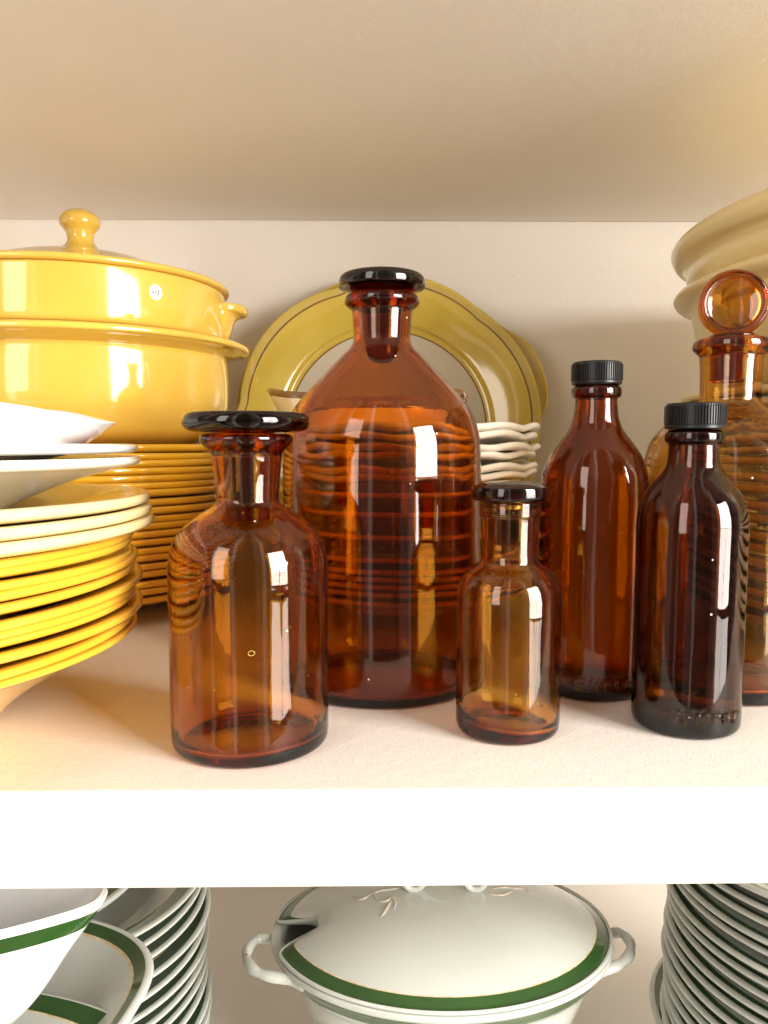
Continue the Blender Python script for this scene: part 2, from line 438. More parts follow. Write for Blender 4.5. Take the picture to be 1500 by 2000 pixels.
# price sticker, 45 euro, written by hand
def on_cyl(ax, R, px, py):
    """point where the pixel ray meets the cylinder"""
    d = ray(px, py); dx, dy = d.x, d.y; n_ = hypot(dx, dy); dx /= n_; dy /= n_
    b = dx*ax.x+dy*ax.y; c = ax.d0**2-R*R; t = b-sqrt(b*b-c)
    return atan2(dy*t-ax.y, dx*t-ax.x), te(px, py)*t
sa, sz = on_cyl(AXL, Rc, 304, 571)
def cyl_pt(R, a, z, u, v, zo): return ((R)*cos(a+u/R), (R)*sin(a+u/R), z+v-zo)
bm = bmesh.new(); rr = .0053
for Rr, flip in ((Rc+.00035, 0),):
    cen = bm.verts.new(cyl_pt(Rr, sa, sz, 0, 0, zc0)); rg = []; rg2 = []
    for i in range(40):
        a = 2*pi*i/40
        rg.append(bm.verts.new(cyl_pt(Rr, sa, sz, rr*cos(a)*.95, rr*sin(a)*1.02, zc0)))
        rg2.append(bm.verts.new(cyl_pt(Rc-.0004, sa, sz, rr*cos(a)*.95, rr*sin(a)*1.02, zc0)))
    for i in range(40):
        j = (i+1) % 40
        bm.faces.new((cen, rg[i], rg[j])); bm.faces.new((rg[i], rg2[i], rg2[j], rg[j]))
bmesh.ops.recalc_face_normals(bm, faces=bm.faces)
st = obj('price_sticker', bm, M['paper'], ct, smooth=False)
strokes = [[(-.62, .42), (-.66, .0), (-.62, -.12), (-.30, -.10)], [(-.36, .12), (-.36, -.30)],
           [(.18, .22), (-.08, .22), (-.10, -.02), (.08, .0), (.17, -.18), (.05, -.40), (-.12, -.36)],
           [(.66, .30), (.48, .32), (.38, .05), (.44, -.28), (.66, -.32)], [(.30, .10), (.58, .10)], [(.30, -.06), (.55, -.06)]]
bm = bmesh.new()
for s_ in strokes:
    path = cr(s_, 5) if len(s_) > 2 else s_
    pth = [cyl_pt(Rc+.0005, sa, sz, u*rr*.85, v*rr, zc0) for u, v in path]
    tube_bm(pth, .00020, 6, bm)
obj('handwritten_price', bm, M['ink'], st)

# ---- near left stack
AXN = Ax(atan2(-.2387, .3324), hypot(-.2387, .3324))
RN = .130
def nz(x, y): return AXN.edge(x, y)[1]
zn = [nz(273, y) for y in (1023, 1043, 1062, 1078, 1096, 1112, 1130, 1146, 1163, 1180, 1199)]
mats_s = [M['sun']]
hN = .024
stack('soup_plate', AXN, zn[:-1], RN, hN, .078, mats_s, lambda k: f'{ORD[k]} egg-yellow plate from the top of the front left stack', 'plate', 'egg-yellow plates in the front left stack',
      tilt=.010, jit=.0022, t=.0034, lip=.0043, seg=128)
o = obj('soup_bowl', plate_mesh('b', RN-.001, zn[-1]-ZS, .062, mats_s, (), 128, None, t=.0028, lip=.0036), mats_s, loc=(AXN.x, AXN.y, ZS))
tag(o, 'deep egg-yellow bowl standing on the shelf, lowest of the front left stack', 'bowl')
zc_ = [nz(289, y) for y in (957, 979, 1000)]
cm = [M['cream'], M['brown']]
for i, z in enumerate(zc_):
    o = obj('cream_plate', plate_mesh('p', RN+.0065, hN, .078, cm, [(.66, .675, 1)] if i == 0 else [], 128, None, t=.003, lip=.0052), cm,
            loc=(AXN.x+.001*i, AXN.y-.001*i, z-hN))
    o.rotation_euler = (random.uniform(-.006, .006), random.uniform(-.006, .006), 0)
    tag(o, ['upper cream plate with a thin brown ring, under the white bowl', 'middle one of three cream plates in the front left stack', 'lowest of three cream plates, resting on the egg-yellow ones'][i], 'plate', 'cream plates in the front left stack')
# white foot bowl and two white plates
z_top = zc_[0]
zb0 = z_top-hN+.006
wb = [(0, .002), (.040, .002)] + cr([(.040, .002), (.044, 0), (.050, .001), (.058, .006), (.090, .020), (.112, .0265), (.120, .0285)], 5)[1:]
wz = nz(262, 906)
hb = wz-zb0
sc_b = hb/.0285
wbr = AXN.edge(268, 903)[0]
pr = [(r*wbr/.120, z*sc_b) for r, z in wb]
pr += cr([(wbr, hb), (wbr+.0015, hb+.0012), (wbr+.0012, hb+.0028), (wbr-.002, hb+.0034), (wbr-.03, hb-.003), (.05, .008*sc_b+.001), (0, .007*sc_b)], 4)[1:]
o = obj('white_bowl', lathe_bm(pr, 128), M['ivory'], loc=(AXN.x, AXN.y, zb0)); tag(o, 'off-white footed soup bowl resting on the cream plates', 'bowl')
wz2 = nz(266, 869)
wr2 = AXN.edge(270, 876)[0]
wm = [M['white'], M['reddish']]
WPZ = wz2-.0125
o = obj('white_plate', plate_mesh('p', wr2, .0125, .07, wm, [(.80, .90, 1)], 128, None, t=.0035, lip=.0042), wm, loc=(AXN.x, AXN.y, WPZ))
o.rotation_euler = (0, -.004, 0)
tag(o, 'thick white plate with a reddish brown patterned ring, under the white gravy boat', 'plate')

# ---- gravy boats: a hull with a pouring lip
def boat_bm(La, Wb, H, spout, up_, t=.003, foot=.5, seg=96, bands=None, wave=0, wid=.6, spz=3.0, full=False, blunt=1.0, nar=.30):
    """long axis +x; spout at angle 0; heights normalised to H"""
    out = cr([(foot, 0), (foot*1.12, .05), (.76, .18), (.91, .42), (.98, .75), (1.0, .97)], 6)
    if full: out = cr([(foot, 0), (foot*1.06, .04), (.885, .22), (.945, .47), (.98, .76), (.998, .90), (1.0, .96)], 6)
    inn = cr([(1.0, .97), (.992, 1.0), (.975, 1.015), (.955, 1.0), (.92, .78), (.84, .48), (.66, .22), (.3, .13), (0, .12)], 5)
    prof = [(0, .03)] + out + inn[1:]
    def df(r, a, z, k):
        s = exp(-abs((a if a < pi else a-2*pi)/wid)**3)
        hz = max(0, z)
        L_ = La*(1+spout*s*hz**spz)
        sn = sin(a)
        y = r*Wb*(abs(sn)**blunt)*(1 if sn >= 0 else -1)*(1-nar*s*hz**2)
        x = r*L_*cos(a)
        zz = z*H*(1+up_*s*hz) + wave*H*hz*cos(2*a)
        return (x, y, zz)
    return lathe_bm(prof, seg, df, bands)
# white one at upper left
tipw = at_d(222, 824, .375)
GZ = WPZ+.0055
GH = (at_y(0, 777, .290).z-GZ)
gb = obj('gravy_boat', boat_bm(.103, .060, GH, .12, (tipw.z-GZ)/GH-1, seg=160, foot=.76, spz=.5, wid=.50, full=True, blunt=.82, nar=.1), M['white'], loc=(tipw.x-.1145, tipw.y-.012, GZ))
gb.rotation_euler = (0, 0, .10)
tag(gb, 'plain white gravy boat with its pouring lip to the right, on the thick white plate', 'gravy boat')

# ================================================================== amber bottles
def bottle(name, label, ax, R, shoulder, neck, lip, mat, wall=.0024, base=.0030, slant=0.0, seg=128, ink=None):
    """shoulder/neck/lip: (r,z) lists from the body upward"""
    th = thing(name, label, 'bottle', (ax.x, ax.y, ZS))
    zc = shoulder[0][1]
    low = cr([(R-.0045, ZS+.0002), (R-.0018, ZS+.0008), (R-.0004, ZS+.0028), (R, ZS+.006)], 4)
    body = [(R, ZS+.006+(zc-ZS-.006)*k/8) for k in range(1, 8)]
    upper = cr([(R, zc-.004)] + shoulder[1:] + neck, 7)
    outer = low + body[:-1] + upper
    lp = cr([neck[-1]] + lip, 5)
    outer_all = outer + lp[1:]
    # inner wall follows the outside, from the lip down to a rounded floor
    core = [p for p in (body + upper)]
    ins = offset_in(core, wall)
    ins = [p for p in ins if p[1] > ZS+base+.004]
    zt_ = lp[-1][1]
    top = [(ins[-1][0]+.0006, zt_-.0006), (ins[-1][0], zt_-.003)]
    floor = cr([(R-wall, ZS+base+.006), (R-wall-.0015, ZS+base+.0022), (R-wall-.005, ZS+base+.0006), (R*.45, ZS+base-.0003)], 4)
    prof = [(0, ZS+.0022), (R*.5, ZS+.0018), (R-.009, ZS+.0012)] + outer_all + top + ins[::-1] + floor + [(0, ZS+base-.0006)]
    n_in = len(prof)-len(floor)-4
    def df(r, a, z, k):
        dz = 0
        if k >= n_in: dz = slant*r/R*cos(a)
        return (r*cos(a), r*sin(a), z-ZS+dz)
    obj('glass_body', lathe_bm(prof, seg, df), mat, th)
    return th, ins
def solid(parent, name, prof, mat, seg=96, deform=None):
    return obj(name, lathe_bm([(max(r, 0), z-ZS) for r, z in prof], seg, deform), mat, parent)

# --- bottle 1: front left, wide-necked with disc stopper
ax = bottle_axis(326, 640, 1130, 1508)
b = ax.both
R = b(326, 640, 1130)[0]
sh = [(R, b(326, 640, 1122)[1]), (b(327, 640, 1112)[0], b(326, 640, 1100)[1]), b(333, 633, 1066), b(350, 617, 1036), b(383, 587, 1008), b(412, 559, 991)]
nk = [b(423, 549, 980), b(424, 548, 968), b(421, 551, 930), b(417, 556, 888)]
lipp = [b(413, 562, 880), b(400, 575, 868), b(395, 580, 858), b(399, 577, 850), b(410, 566, 847)]
t1, ins1 = bottle('apothecary_bottle', 'squat amber bottle with a broad black disc stopper, nearest the shelf edge at left', ax, R, sh, nk, lipp, M['amber'], slant=.0016)
ztop = lipp[-1][1]
rin = min(p[0] for p in ins1)
zd0 = ztop+.0004; zd1 = b(380, 590, 806)[1]; Rd = b(357, 608, 832)[0]
zm = (zd0+zd1)/2
stp = [(0, b(430, 540, 1016)[1])] + cr([(rin*.72, b(430, 540, 1016)[1]), (rin*.86, b(430, 540, 1008)[1]), (rin-.0009, b(421, 551, 930)[1]), (rin-.0006, ztop-.001)], 5) + \
      [(rin+.001, zd0), (Rd*.55, zd0)] + cr([(Rd*.82, zd0+.0003), (Rd*.95, zd0+.0014), (Rd, zm), (Rd*.965, zd1-.0012), (Rd*.86, zd1), (Rd*.5, zd1-.0006), (0, zd1-.0008)], 5)
solid(t1, 'stopper', stp, M['amber_stop'])
# air bubble ring in the wall
ba, bz = on_cyl(ax, R, 491, 1276)
pth = [((R+.0001)*cos(ba+.0013*cos(k/16*2*pi)/R), (R+.0001)*sin(ba+.0013*cos(k/16*2*pi)/R), bz-ZS+.001*sin(k/16*2*pi)) for k in range(17)]
obj('air_bubble', tube_bm(pth, .00012, 6), M['straw'], t1)

# --- bottle 2: large one, centre
ax = bottle_axis(552, 940, 920, 1390)
b = ax.both; R = b(552, 940, 920)[0]
sh = [(R, b(552, 940, 912)[1]), b(553, 939, 880), b(557, 937, 845), b(570, 923, 806), b(587, 904, 780), b(617, 874, 747), b(645, 845, 717), b(667, 820, 693)]
nk = [b(681, 808, 680), b(689, 801, 664), b(689, 802, 640), b(685, 804, 606)]
lipp = [b(681, 808, 603), b(674, 815, 597), b(671, 818, 590), b(674, 815, 580), b(683, 806, 577)]
t2, ins2 = bottle('apothecary_bottle', 'largest amber bottle with a domed disc stopper, in front of the yellow platter', ax, R, sh, nk, lipp, M['amber_big'], wall=.0030, base=.0034, slant=0, seg=160)
ztop = lipp[-1][1]; rin = min(p[0] for p in ins2)
Rd = b(660, 830, 551)[0]; zd0 = ztop+.0006; zd1 = te(745, 519)*(ax.d0-Rd*.9); zl_ = b(661, 829, 566)[1]
stp = [(0, b(700, 790, 714)[1])] + cr([(rin*.35, b(700, 790, 712)[1]), (rin*.60, b(700, 790, 702)[1]), (rin*.70, b(700, 790, 686)[1]), (rin-.0012, b(689, 802, 640)[1]), (rin-.0008, ztop-.001)], 5) + \
      [(rin+.001, zd0), (Rd*.62, zd0)] + cr([(Rd*.70, zd0+.0006), (Rd*.90, zd0+.0026), (Rd*.985, zl_+.0010), (Rd, b(660, 830, 552)[1]), (Rd*.965, zd1-.0018), (Rd*.84, zd1), (Rd*.5, zd1-.0002), (0, zd1-.0002)], 5)
solid(t2, 'stopper', stp, M['amber_stop'])

# --- bottle 4: smallest
ax = bottle_axis(892, 1098, 1180, 1462)
b = ax.both; R = b(892, 1098, 1200)[0]
sh = [(R, b(892, 1098, 1172)[1]), b(893, 1097, 1158), b(897, 1092, 1138), b(908, 1082, 1119), b(925, 1068, 1107)]
nk = [b(938, 1057, 1099), b(941, 1054, 1088), b(941, 1054, 1050), b(940, 1055, 1012), b(937, 1058, 1006), b(937, 1058, 986)]
lipp = [b(937, 1058, 981), b(939, 1056, 978), b(943, 1052, 978)]
t4, ins4 = bottle('apothecary_bottle', 'smallest amber bottle with a flat dark lid, in front of the largest bottle', ax, R, sh, nk, lipp, M['amber_small'], slant=-.0020, base=.0034)
ztop = lipp[-1][1]; rin = min(p[0] for p in ins4)
Rd = b(915, 1071, 965)[0]; zd0 = ztop+.0003; zd1 = b(925, 1062, 950)[1]
stp = [(0, b(945, 1050, 1062)[1])] + cr([(rin*.8, b(945, 1050, 1062)[1]), (rin-.0010, b(945, 1050, 1050)[1]), (rin-.0006, ztop-.001)], 4) + [(rin+.0005, zd0), (Rd*.9, zd0)] + \
      cr([(Rd*.95, zd0+.0002), (Rd, zd0+.0018), (Rd*.99, zd1-.0008), (Rd*.93, zd1+.0002), (Rd*.6, zd1+.0019), (0, zd1+.0028)], 5)
solid(t4, 'stopper', stp, M['amber_stop'])

# --- screw-cap bottles
def wrap_text(body, R, a0, z0, size, parent, mat, shear=.25):
    cu = bpy.data.curves.new('t', 'FONT'); cu.body = body; cu.size = size; cu.shear = shear; cu.extrude = .0008; cu.offset = -.00005
    cu.bevel_depth = .00028; cu.bevel_resolution = 1; cu.align_x = 'CENTER'; cu.resolution_u = 4; cu.space_character = 1.28
    to = bpy.data.objects.new('t', cu); C.objects.link(to)
    me = bpy.data.meshes.new_from_object(to.evaluated_get(bpy.context.evaluated_depsgraph_get()))
    bpy.data.objects.remove(to)
    for v in me.vertices:
        a = a0+v.co.x/R; rr_ = R+v.co.z+.0000
        v.co = (rr_*cos(a), rr_*sin(a), z0+v.co.y)
    me.materials.append(mat)
    o = bpy.data.objects.new('embossed_lettering', me); C.objects.link(o); o.parent = parent
    return o
def screw_cap(parent, R, z0, z1, n=64):
    H = z1-z0; sk = z0+H*.14
    prof = [(0, z0+.001), (R*.9, z0+.001), (R*.97, z0), (R*1.0, z0+.0004), (R*1.0, sk-.0003), (R*.985, sk), (R*.985, sk+.0006)] + \
           [(R*.985, sk+.0006+(z1-.0016-sk-.0006)*k/3) for k in (1, 2, 3)] + [(R*.965, z1-.0005), (R*.93, z1), (R*.6, z1), (0, z1)]
    kk = (6, 9)
    def df(r, a, z, k):
        if kk[0] <= k <= kk[1]:
            i = int(round(a/(2*pi)*n*6)) % 6
            r = r+(R*.042 if i in (1, 2, 3) else 0)
        return (r*cos(a), r*sin(a), z-ZS)
    o = obj('screw_cap', lathe_bm(prof, n*6, df), M['cap'], parent, smooth=False)
    return o
def cap_bottle(label, ax, R, sh, nk, ring, cap, text_px, tsize, mat):
    b = ax.both
    t, ins = bottle('medicine_bottle', label, ax, R, sh, nk, ring, mat, wall=.0022, base=.0036)
    zt_ = ring[-1][1]
    Rc_ = cap[0]
    screw_cap(t, Rc_, cap[1], cap[2])
    # thread under the cap
    a0, z0 = on_cyl(ax, R, *text_px)
    wrap_text('Gifrer', R, a0, z0-ZS, tsize, t, mat)
    return t
ax = bottle_axis(1053, 1269, 1010, 1375)
b = ax.both; R = b(1053, 1269, 1010)[0]
sh = [(R, b(1053, 1269, 985)[1]), b(1054, 1268, 950), b(1058, 1264, 920), b(1070, 1249, 888), b(1087, 1232, 863), b(1107, 1214, 838)]
nk = [b(1116, 1205, 812), b(1118, 1202, 790), b(1119, 1202, 779)]
ring = [b(1115, 1206, 777), b(1111, 1209, 772), b(1111, 1209, 760), b(1116, 1204, 755), b(1120, 1200, 753.5)]
cap_bottle('taller screw-cap amber bottle standing behind, left of the darker one', ax, R, sh, nk, ring, (b(1110, 1211, 740)[0]*.985, b(1110, 1211, 751.5)[1], te(1160, 703)*(ax.d0-.0125)), (1172, 1350), .0098, M['amber_dark'])
ax = bottle_axis(1241, 1463, 1060, 1450)
b = ax.both; R = b(1241, 1463, 1060)[0]
sh = [(R, b(1241, 1463, 1045)[1]), b(1241, 1463, 1018), b(1246, 1455, 984), b(1257, 1442, 960), b(1274, 1427, 940), b(1290, 1413, 922)]
nk = [b(1297, 1405, 908), b(1300, 1402, 885), b(1300, 1401, 868)]
ring = [b(1297, 1405, 865), b(1292, 1410, 860), b(1292, 1410, 847), b(1297, 1405, 842), b(1302, 1400, 839.5)]
M['amber_vdark'] = glass('darkest_amber_glass', 2.7, .12, (150, 275, 700))
cap_bottle('darkest screw-cap amber bottle with embossed lettering, front right near the shelf edge', ax, R, sh, nk, ring, (b(1292, 1414, 830)[0]*.985, b(1292, 1414, 838)[1], b(1294, 1412, 788)[1]), (1384, 1416), .0098, M['amber_vdark'])

# --- bottle 5: right, disc-shaped stopper
phi5 = az(1421, 900); h5 = phi5-az(1257, 905)
df5 = ZS/te(1430, 1383)
ax = Ax(phi5, df5/(1-sin(h5)))
def m5(x, y): r, z = ax.edge(x, y); return (r, z)
R = m5(1257, 905)[0]
sh = [(R, m5(1257, 930)[1]), m5(1258, 900), m5(1268, 866), m5(1290, 838), m5(1322, 814), m5(1350, 800)]
nk = [m5(1364, 786), m5(1366, 765), m5(1366, 720), m5(1365, 698)]
lipp = [m5(1360, 693), m5(1353, 686), m5(1352, 678), m5(1356, 669), m5(1370, 664)]
t5, ins5 = bottle('apothecary_bottle', 'wide light amber bottle with an upright round disc stopper, at the right edge', ax, R, sh, nk, lipp, M['amber_light'], wall=.0028, base=.0055)
rin = min(p[0] for p in ins5); ztop = lipp[-1][1]
Rd = ax.d0*60/F*.985/cos(phi5)**.0; zc5 = te(1425, 594)*ax.d0
stp = [(0, m5(1400, 745)[1])] + cr([(rin*.75, m5(1400, 745)[1]), (rin*.88, m5(1400, 740)[1]), (rin-.001, ztop-.003), (rin*.97, ztop+.0012), (rin*.6, ztop+.0022), (.0058, zc5-Rd*.93), (.0050, zc5-Rd*.86)], 5) + [(0, zc5-Rd*.86)]
so = solid(t5, 'stopper', stp, M['amber_light'])
dz = [(0, -.0022)] + cr([(Rd*.72, -.0024), (Rd*.82, -.0038), (Rd*.93, -.0036), (Rd, 0), (Rd*.93, .0036), (Rd*.82, .0038), (Rd*.72, .0024)], 4) + [(0, .0022)]
dk = obj('disc_grip', lathe_bm(dz, 96), glass('disc_grip_glass', .8, .16), so)
dk.location = (0, 0, zc5-ZS); dk.rotation_euler = (pi/2, 0, -phi5*.6)

# ================================================================== behind: platters, scalloped plates, brown-edged boat
def scal(R, n=6, amp=.02, ph=0.0, tab=None, ell=1.0):
    def f(r, a, z, k):
        u = max(0, (r/R-.55)/.45)
        w = abs(cos(n/2*(a-ph)))
        m = 1+u*u*amp*(w**.6-.6)*1.2
        if tab:
            for ta, tw, th_ in tab:
                d = (a-ta+pi) % (2*pi)-pi
                m += th_*u**6*exp(-(d/tw)**4)
        zz = z+u*u*.0015*cos(n*(a-ph))
        return (r*m*cos(a), r*m*sin(a)*ell, zz)
    return f
pm = [M['olive'], M['brown'], M['pewter'], M['straw']]
RP = .143
bands = [(.984, 1.02, 1), (.945, .984, 3), (.934, .945, 1), (.660, .934, 0), (.651, .660, 1), (0, .651, 2)]
def facing(o, loc, lean, spin=0):
    # plate axis +z turned to face the room (-y), leaning back against the panel
    o.matrix_world = Matrix.Translation(loc) @ Matrix.Rotation(pi/2-lean, 4, 'X') @ Matrix.Rotation(spin, 4, 'Z')
pl = obj('platter', plate_mesh('p', RP, .019, RP*.62, pm, bands, 192, scal(RP, 6, .030, .35), sub=6), pm)
pc = at_y(757, 862, .733)
facing(pl, (pc.x, .738, ZS+RP*cos(radians(9))+.0035), radians(9))
tag(pl, 'round yellow-green platter with brown scalloped edge and beige centre, leaning behind the largest bottle', 'platter')
pl2 = obj('platter', plate_mesh('p', RP*1.02, .019, RP*.62, pm, bands[:2]+bands[4:], 192, scal(RP*1.02, 6, .026, .5, tab=[(.30, .30, .10), (.30+pi, .3, .10)]), sub=6), pm)
facing(pl2, (pc.x-.001, .764, ZS+RP*1.02*cos(radians(9))+.004), radians(9), .02)
tag(pl2, 'second yellow platter with a tab handle at right, mostly hidden behind the first', 'platter')
# brown handle piece of the second platter, showing between the two rims
q = [at_y(x, y, .757) for x, y in ((1004, 684), (1016, 692), (1021, 702), (1036, 703), (1047, 722), (1048, 742), (1040, 768), (1018, 742), (1003, 706))]
bm = bmesh.new()
v1 = [bm.verts.new(p) for p in q]; v2 = [bm.verts.new(p+Vector((0, .005, 0))) for p in q]
bm.faces.new(v1); bm.faces.new(v2[::-1])
for i in range(len(q)): bm.faces.new((v1[i], v1[(i+1) % len(q)], v2[(i+1) % len(q)], v2[i]))
bmesh.ops.recalc_face_normals(bm, faces=bm.faces)
o = obj('platter_handle_piece', bm, M['brown'], smooth=False); tag(o, 'small dark brown piece poking out between the two leaning platters', 'platter handle')

AXS = Ax(az(792, 850), .572)
RS = AXS.edge(1051, 850)[0]
def wavy(r, a, z, k):
    u = max(0, r/RS-.6)/.4
    m = 1+u*u*.010*cos(12*a)
    return (r*m*cos(a), r*m*sin(a), z+u*u*.0011*cos(12*a+1)+u*u*.0006*cos(5*a))
zs_ = [AXS.edge(1050, y)[1] for y in (828, 843, 865, 879, 905, 918)]
hS = .022
stack('scalloped_plate', AXS, zs_, RS, hS, RS*.55, [M['ivory']], lambda k: f'{ORD[k]} ivory wavy-edged plate from the top of the stack behind the largest bottle', 'plate',
      'ivory wavy-edged plates behind the largest bottle', deform=wavy, t=.0028, lip=.0052, tilt=.008, seg=144)
zlo = [zs_[-1]-d for d in (.012, .024, .0385, .0535, .0605, .0655, .0705, .0755, .0815)]
zlo = [z for z in zlo if z > ZS+.0172]
print('zlo', zlo, 'floor', ZS+.0165)
stack('dessert_plate', AXS, zlo, RS*.985, .0165, RS*.6, [M['sun']], lambda k: f'{ORD[k]} yellow plate below the ivory ones, seen through the largest bottle', 'plate',
      'yellow plates seen through the largest bottle', t=.003, lip=.004, tilt=.006)
# brown-edged cream boat on this stack
sbm = [M['cream'], M['brown']]
def bb(k, r, z): return 1 if z > .90 else 0
zb_ = zs_[0]-hS+.0045
tp = at_y(545, 768, .555); hd = at_y(897, 770, .555)
sb = thing('sauce_boat', 'cream sauce boat with dark brown rim, spout to the left, behind the largest bottle', 'sauce boat', ((tp.x+hd.x)/2, .556, zb_))
h_ = (tp.z-zb_)
bo = obj('boat_body', boat_bm(.066, .038, h_*.96, .11, .06, seg=96, bands=bb, wave=.05, wid=.4), sbm, sb); bo.rotation_euler = (0, 0, pi)
hx = hd.x-sb.location.x
pth = cr([(hx-.018, 0, h_*.70), (hx-.006, 0, h_*.99), (hx+.001, 0, h_*1.02), (hx+.004, 0, h_*.88), (hx-.002, 0, h_*.55), (hx-.016, 0, h_*.38)], 6)
obj('handle', tube_bm(pth, .0022, 10), M['brown'], sb)

# ================================================================== right: two big custard bowls on plates
BX = Ax(atan2(.404, .505), hypot(.404, .505))
Rr, zr_ = BX.edge(1310, 505)
def big_bowl(zrim, zbot, Rr, Rb_, lab, rimh=.007):
    t = thing('mixing_bowl', lab, 'bowl', (BX.x, BX.y, zbot))
    H = zrim-zbot
    pr = [(0, .002)] + cr([(Rb_*.72, 0), (Rb_*.86, H*.12), (Rb_*.96, H*.4), (Rb_, H-rimh*2.6), (Rb_+.001, H-rimh*1.6)], 6) + \
         cr([(Rb_+.001, H-rimh*1.6), (Rb_+.004, H-rimh*1.1), (Rr-.003, H-rimh*.8), (Rr, H), (Rr-.003, H+rimh*.7), (Rr-.010, H+rimh), (Rb_-.007, H), (Rb_-.010, H-.02), (Rb_*.85, H*.2), (Rb_*.6, .008), (0, .007)], 5)[1:]
    obj('bowl_body', lathe_bm(pr, 160), M['custard'], t)
    return t
z_low = BX.edge(1316, 592)[1]
zp_top = BX.edge(1332, 775)[1]
big_bowl(zr_, z_low-.020, Rr, BX.edge(1342, 560)[0], 'upper pale yellow mixing bowl with a rolled rim, top right under the shelf', .008)
big_bowl(z_low, zp_top-.006, BX.edge(1315, 592)[0], BX.edge(1350, 680)[0], 'lower pale yellow mixing bowl, holding the upper one, behind the disc stopper', .005)
RPp = BX.edge(1326, 780)[0]
zz0 = zp_top
pmats = [M['custard'], M['reddish']]
zl2 = []
while zz0 > ZS+.022: zl2.append(zz0); zz0 -= .0085
stack('serving_plate', BX, zl2, RPp, .020, RPp*.6, pmats, lambda k: f'{ORD[k]} pale yellow serving plate down from the mixing bowls, behind the right bottles', 'plate',
      'pale yellow serving plates under the mixing bowls', bands=[(.975, 1.01, 1)], t=.0035, lip=.0055, seg=128)

# ================================================================== lower shelf
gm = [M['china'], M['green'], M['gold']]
gm2 = [M['white'], M['green'], M['gold']]
# --- tall stack at left rear
AG = Ax(atan2(-.2139, .4912), hypot(-.2139, .4912))
zz = [-.2833-.0104*k for k in range(16)]
zz = [z for z in zz if z > ZL+.024]
stack('green_rim_plate', AG, zz, .100, .022, .058, gm, lambda k: f'{ORD[k]} green-banded plate from the top of the lower left stack', 'plate', 'green-banded plates in the lower left stack',
      bands=[(.86, .965, 1), (.845, .86, 2)], t=.0026, lip=.0026, tilt=.014, jit=.0015, sub=5)
# a smaller dish inside the top plate
o = obj('green_rim_saucer', plate_mesh('p', .082, .015, .05, gm, [(.86, .955, 1), (.845, .86, 2), (.955, .97, 2)]), gm, loc=(AG.x-.022, AG.y+.005, zz[0]-.0145)); o.rotation_euler = (.02, -.03, 0)
tag(o, 'smaller green-banded saucer lying on top of the lower left stack', 'saucer')
# --- right stack
AR = Ax(atan2(.2881, .4498), hypot(.2881, .4498))
zz = [-.2729+.0083*4-.0083*k for k in range(21)]
zz = [z for z in zz if z > ZL+.020]
stack('green_rim_plate', AR, zz, .101, .018, .060, gm, lambda k: f'{ORD[k]} green-edged plate from the top of the lower right stack', 'plate', 'green-edged plates in the lower right stack',
      bands=[(.92, .965, 1)], t=.0026, lip=.0028, tilt=.014, jit=.0018, sub=5)
o = obj('green_rim_plate', plate_mesh('p', .10, .018, .06, gm, [(.92, .965, 1), (.90, .905, 2)]), gm)
pp = at_z(1278, 1990, ZL+.018+.045)
o.location = (pp.x+.101, pp.y-.005, ZL+.045-.0)
tag(o, 'lone green-edged plate sticking out left of the lower right stack', 'plate')
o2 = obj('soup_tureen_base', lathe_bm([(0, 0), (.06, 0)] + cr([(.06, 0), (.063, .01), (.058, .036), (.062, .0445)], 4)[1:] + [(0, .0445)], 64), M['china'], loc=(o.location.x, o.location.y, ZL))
tag(o2, 'plain white low dish carrying the lone green-edged plate', 'dish')

# --- tureen
TX, TY, TZ, TR, TV = .044, .4793, -.3184, .110, .70
tu = thing('tureen', 'oval white tureen with green bands and a ladle notch in the lid, lower shelf', 'tureen', (TX, TY, ZL+.0225))
z0t = tu.location.z
def ov(r, a, z, k): return (r*cos(a), r*sin(a)*TV, z)
Hb = TZ-z0t
bd = [(0, .003)] + cr([(.048, .003), (.052, 0), (.056, .002), (.050, .012), (.058, .022), (.080, .045), (.098, Hb-.022), (.1045, Hb-.013)], 5) + \
     [(.1055, Hb-.0105), (.1075, Hb-.0062), (.1085, Hb-.005)] + cr([(.1085, Hb-.005), (.1112, Hb-.0035), (.1116, Hb-.001), (.1105, Hb+.0002), (.107, Hb-.0005), (.103, Hb-.004), (.095, Hb-.025), (.07, .03), (0, .02)], 4)[1:]
def bm_t(k, r, z): return 1 if (Hb-.0135 < z < Hb-.0058 and r > .1035 and k < 60 and r < .1083) else 0
obj('tureen_body', lathe_bm(bd, 160, ov, bm_t), gm, tu)
LH = .023
def dome(rn):  # height over the rim of the lid at normalised radius
    return LH*(1-rn**2.3)
lr = .1105
lp_ = [(0, Hb+LH-.003)] + [(lr*k/12, Hb+.0007+dome(k/12)-.0028) for k in range(1, 12)] + [(lr-.003, Hb+.0007)] + [(lr, Hb+.0008), (lr+.0008, Hb+.0022), (lr, Hb+.0036)]
tops = [.985, .96, .93, .91, .903, .87, .8, .72, .64, .56, .48, .4, .3, .2, .1]
lp_ += [(lr*s_, Hb+.0020+dome(s_)) for s_ in tops] + [(0, Hb+.0020+LH)]
NA = radians(187)
def lid_df(r, a, z, k):
    d = (a-NA+pi) % (2*pi)-pi
    u = max(0, (r/lr-.70)/.30)
    cut = .27*exp(-(d/.155)**4)*min(u, 1)
    rr_ = r*(1-cut)
    return (rr_*cos(a), rr_*sin(a)*TV, z+ (dome(rr_/lr)-dome(min(r/lr, 1)))*.6*min(u, 1))
def lid_m(k, r, z):
    if k > 14:
        if .91*lr < r < .985*lr: return 1
        if .903*lr < r <= .91*lr: return 2
    return 0
ld = obj('lid', lathe_bm(lp_, 240, lid_df, lid_m), gm, tu)
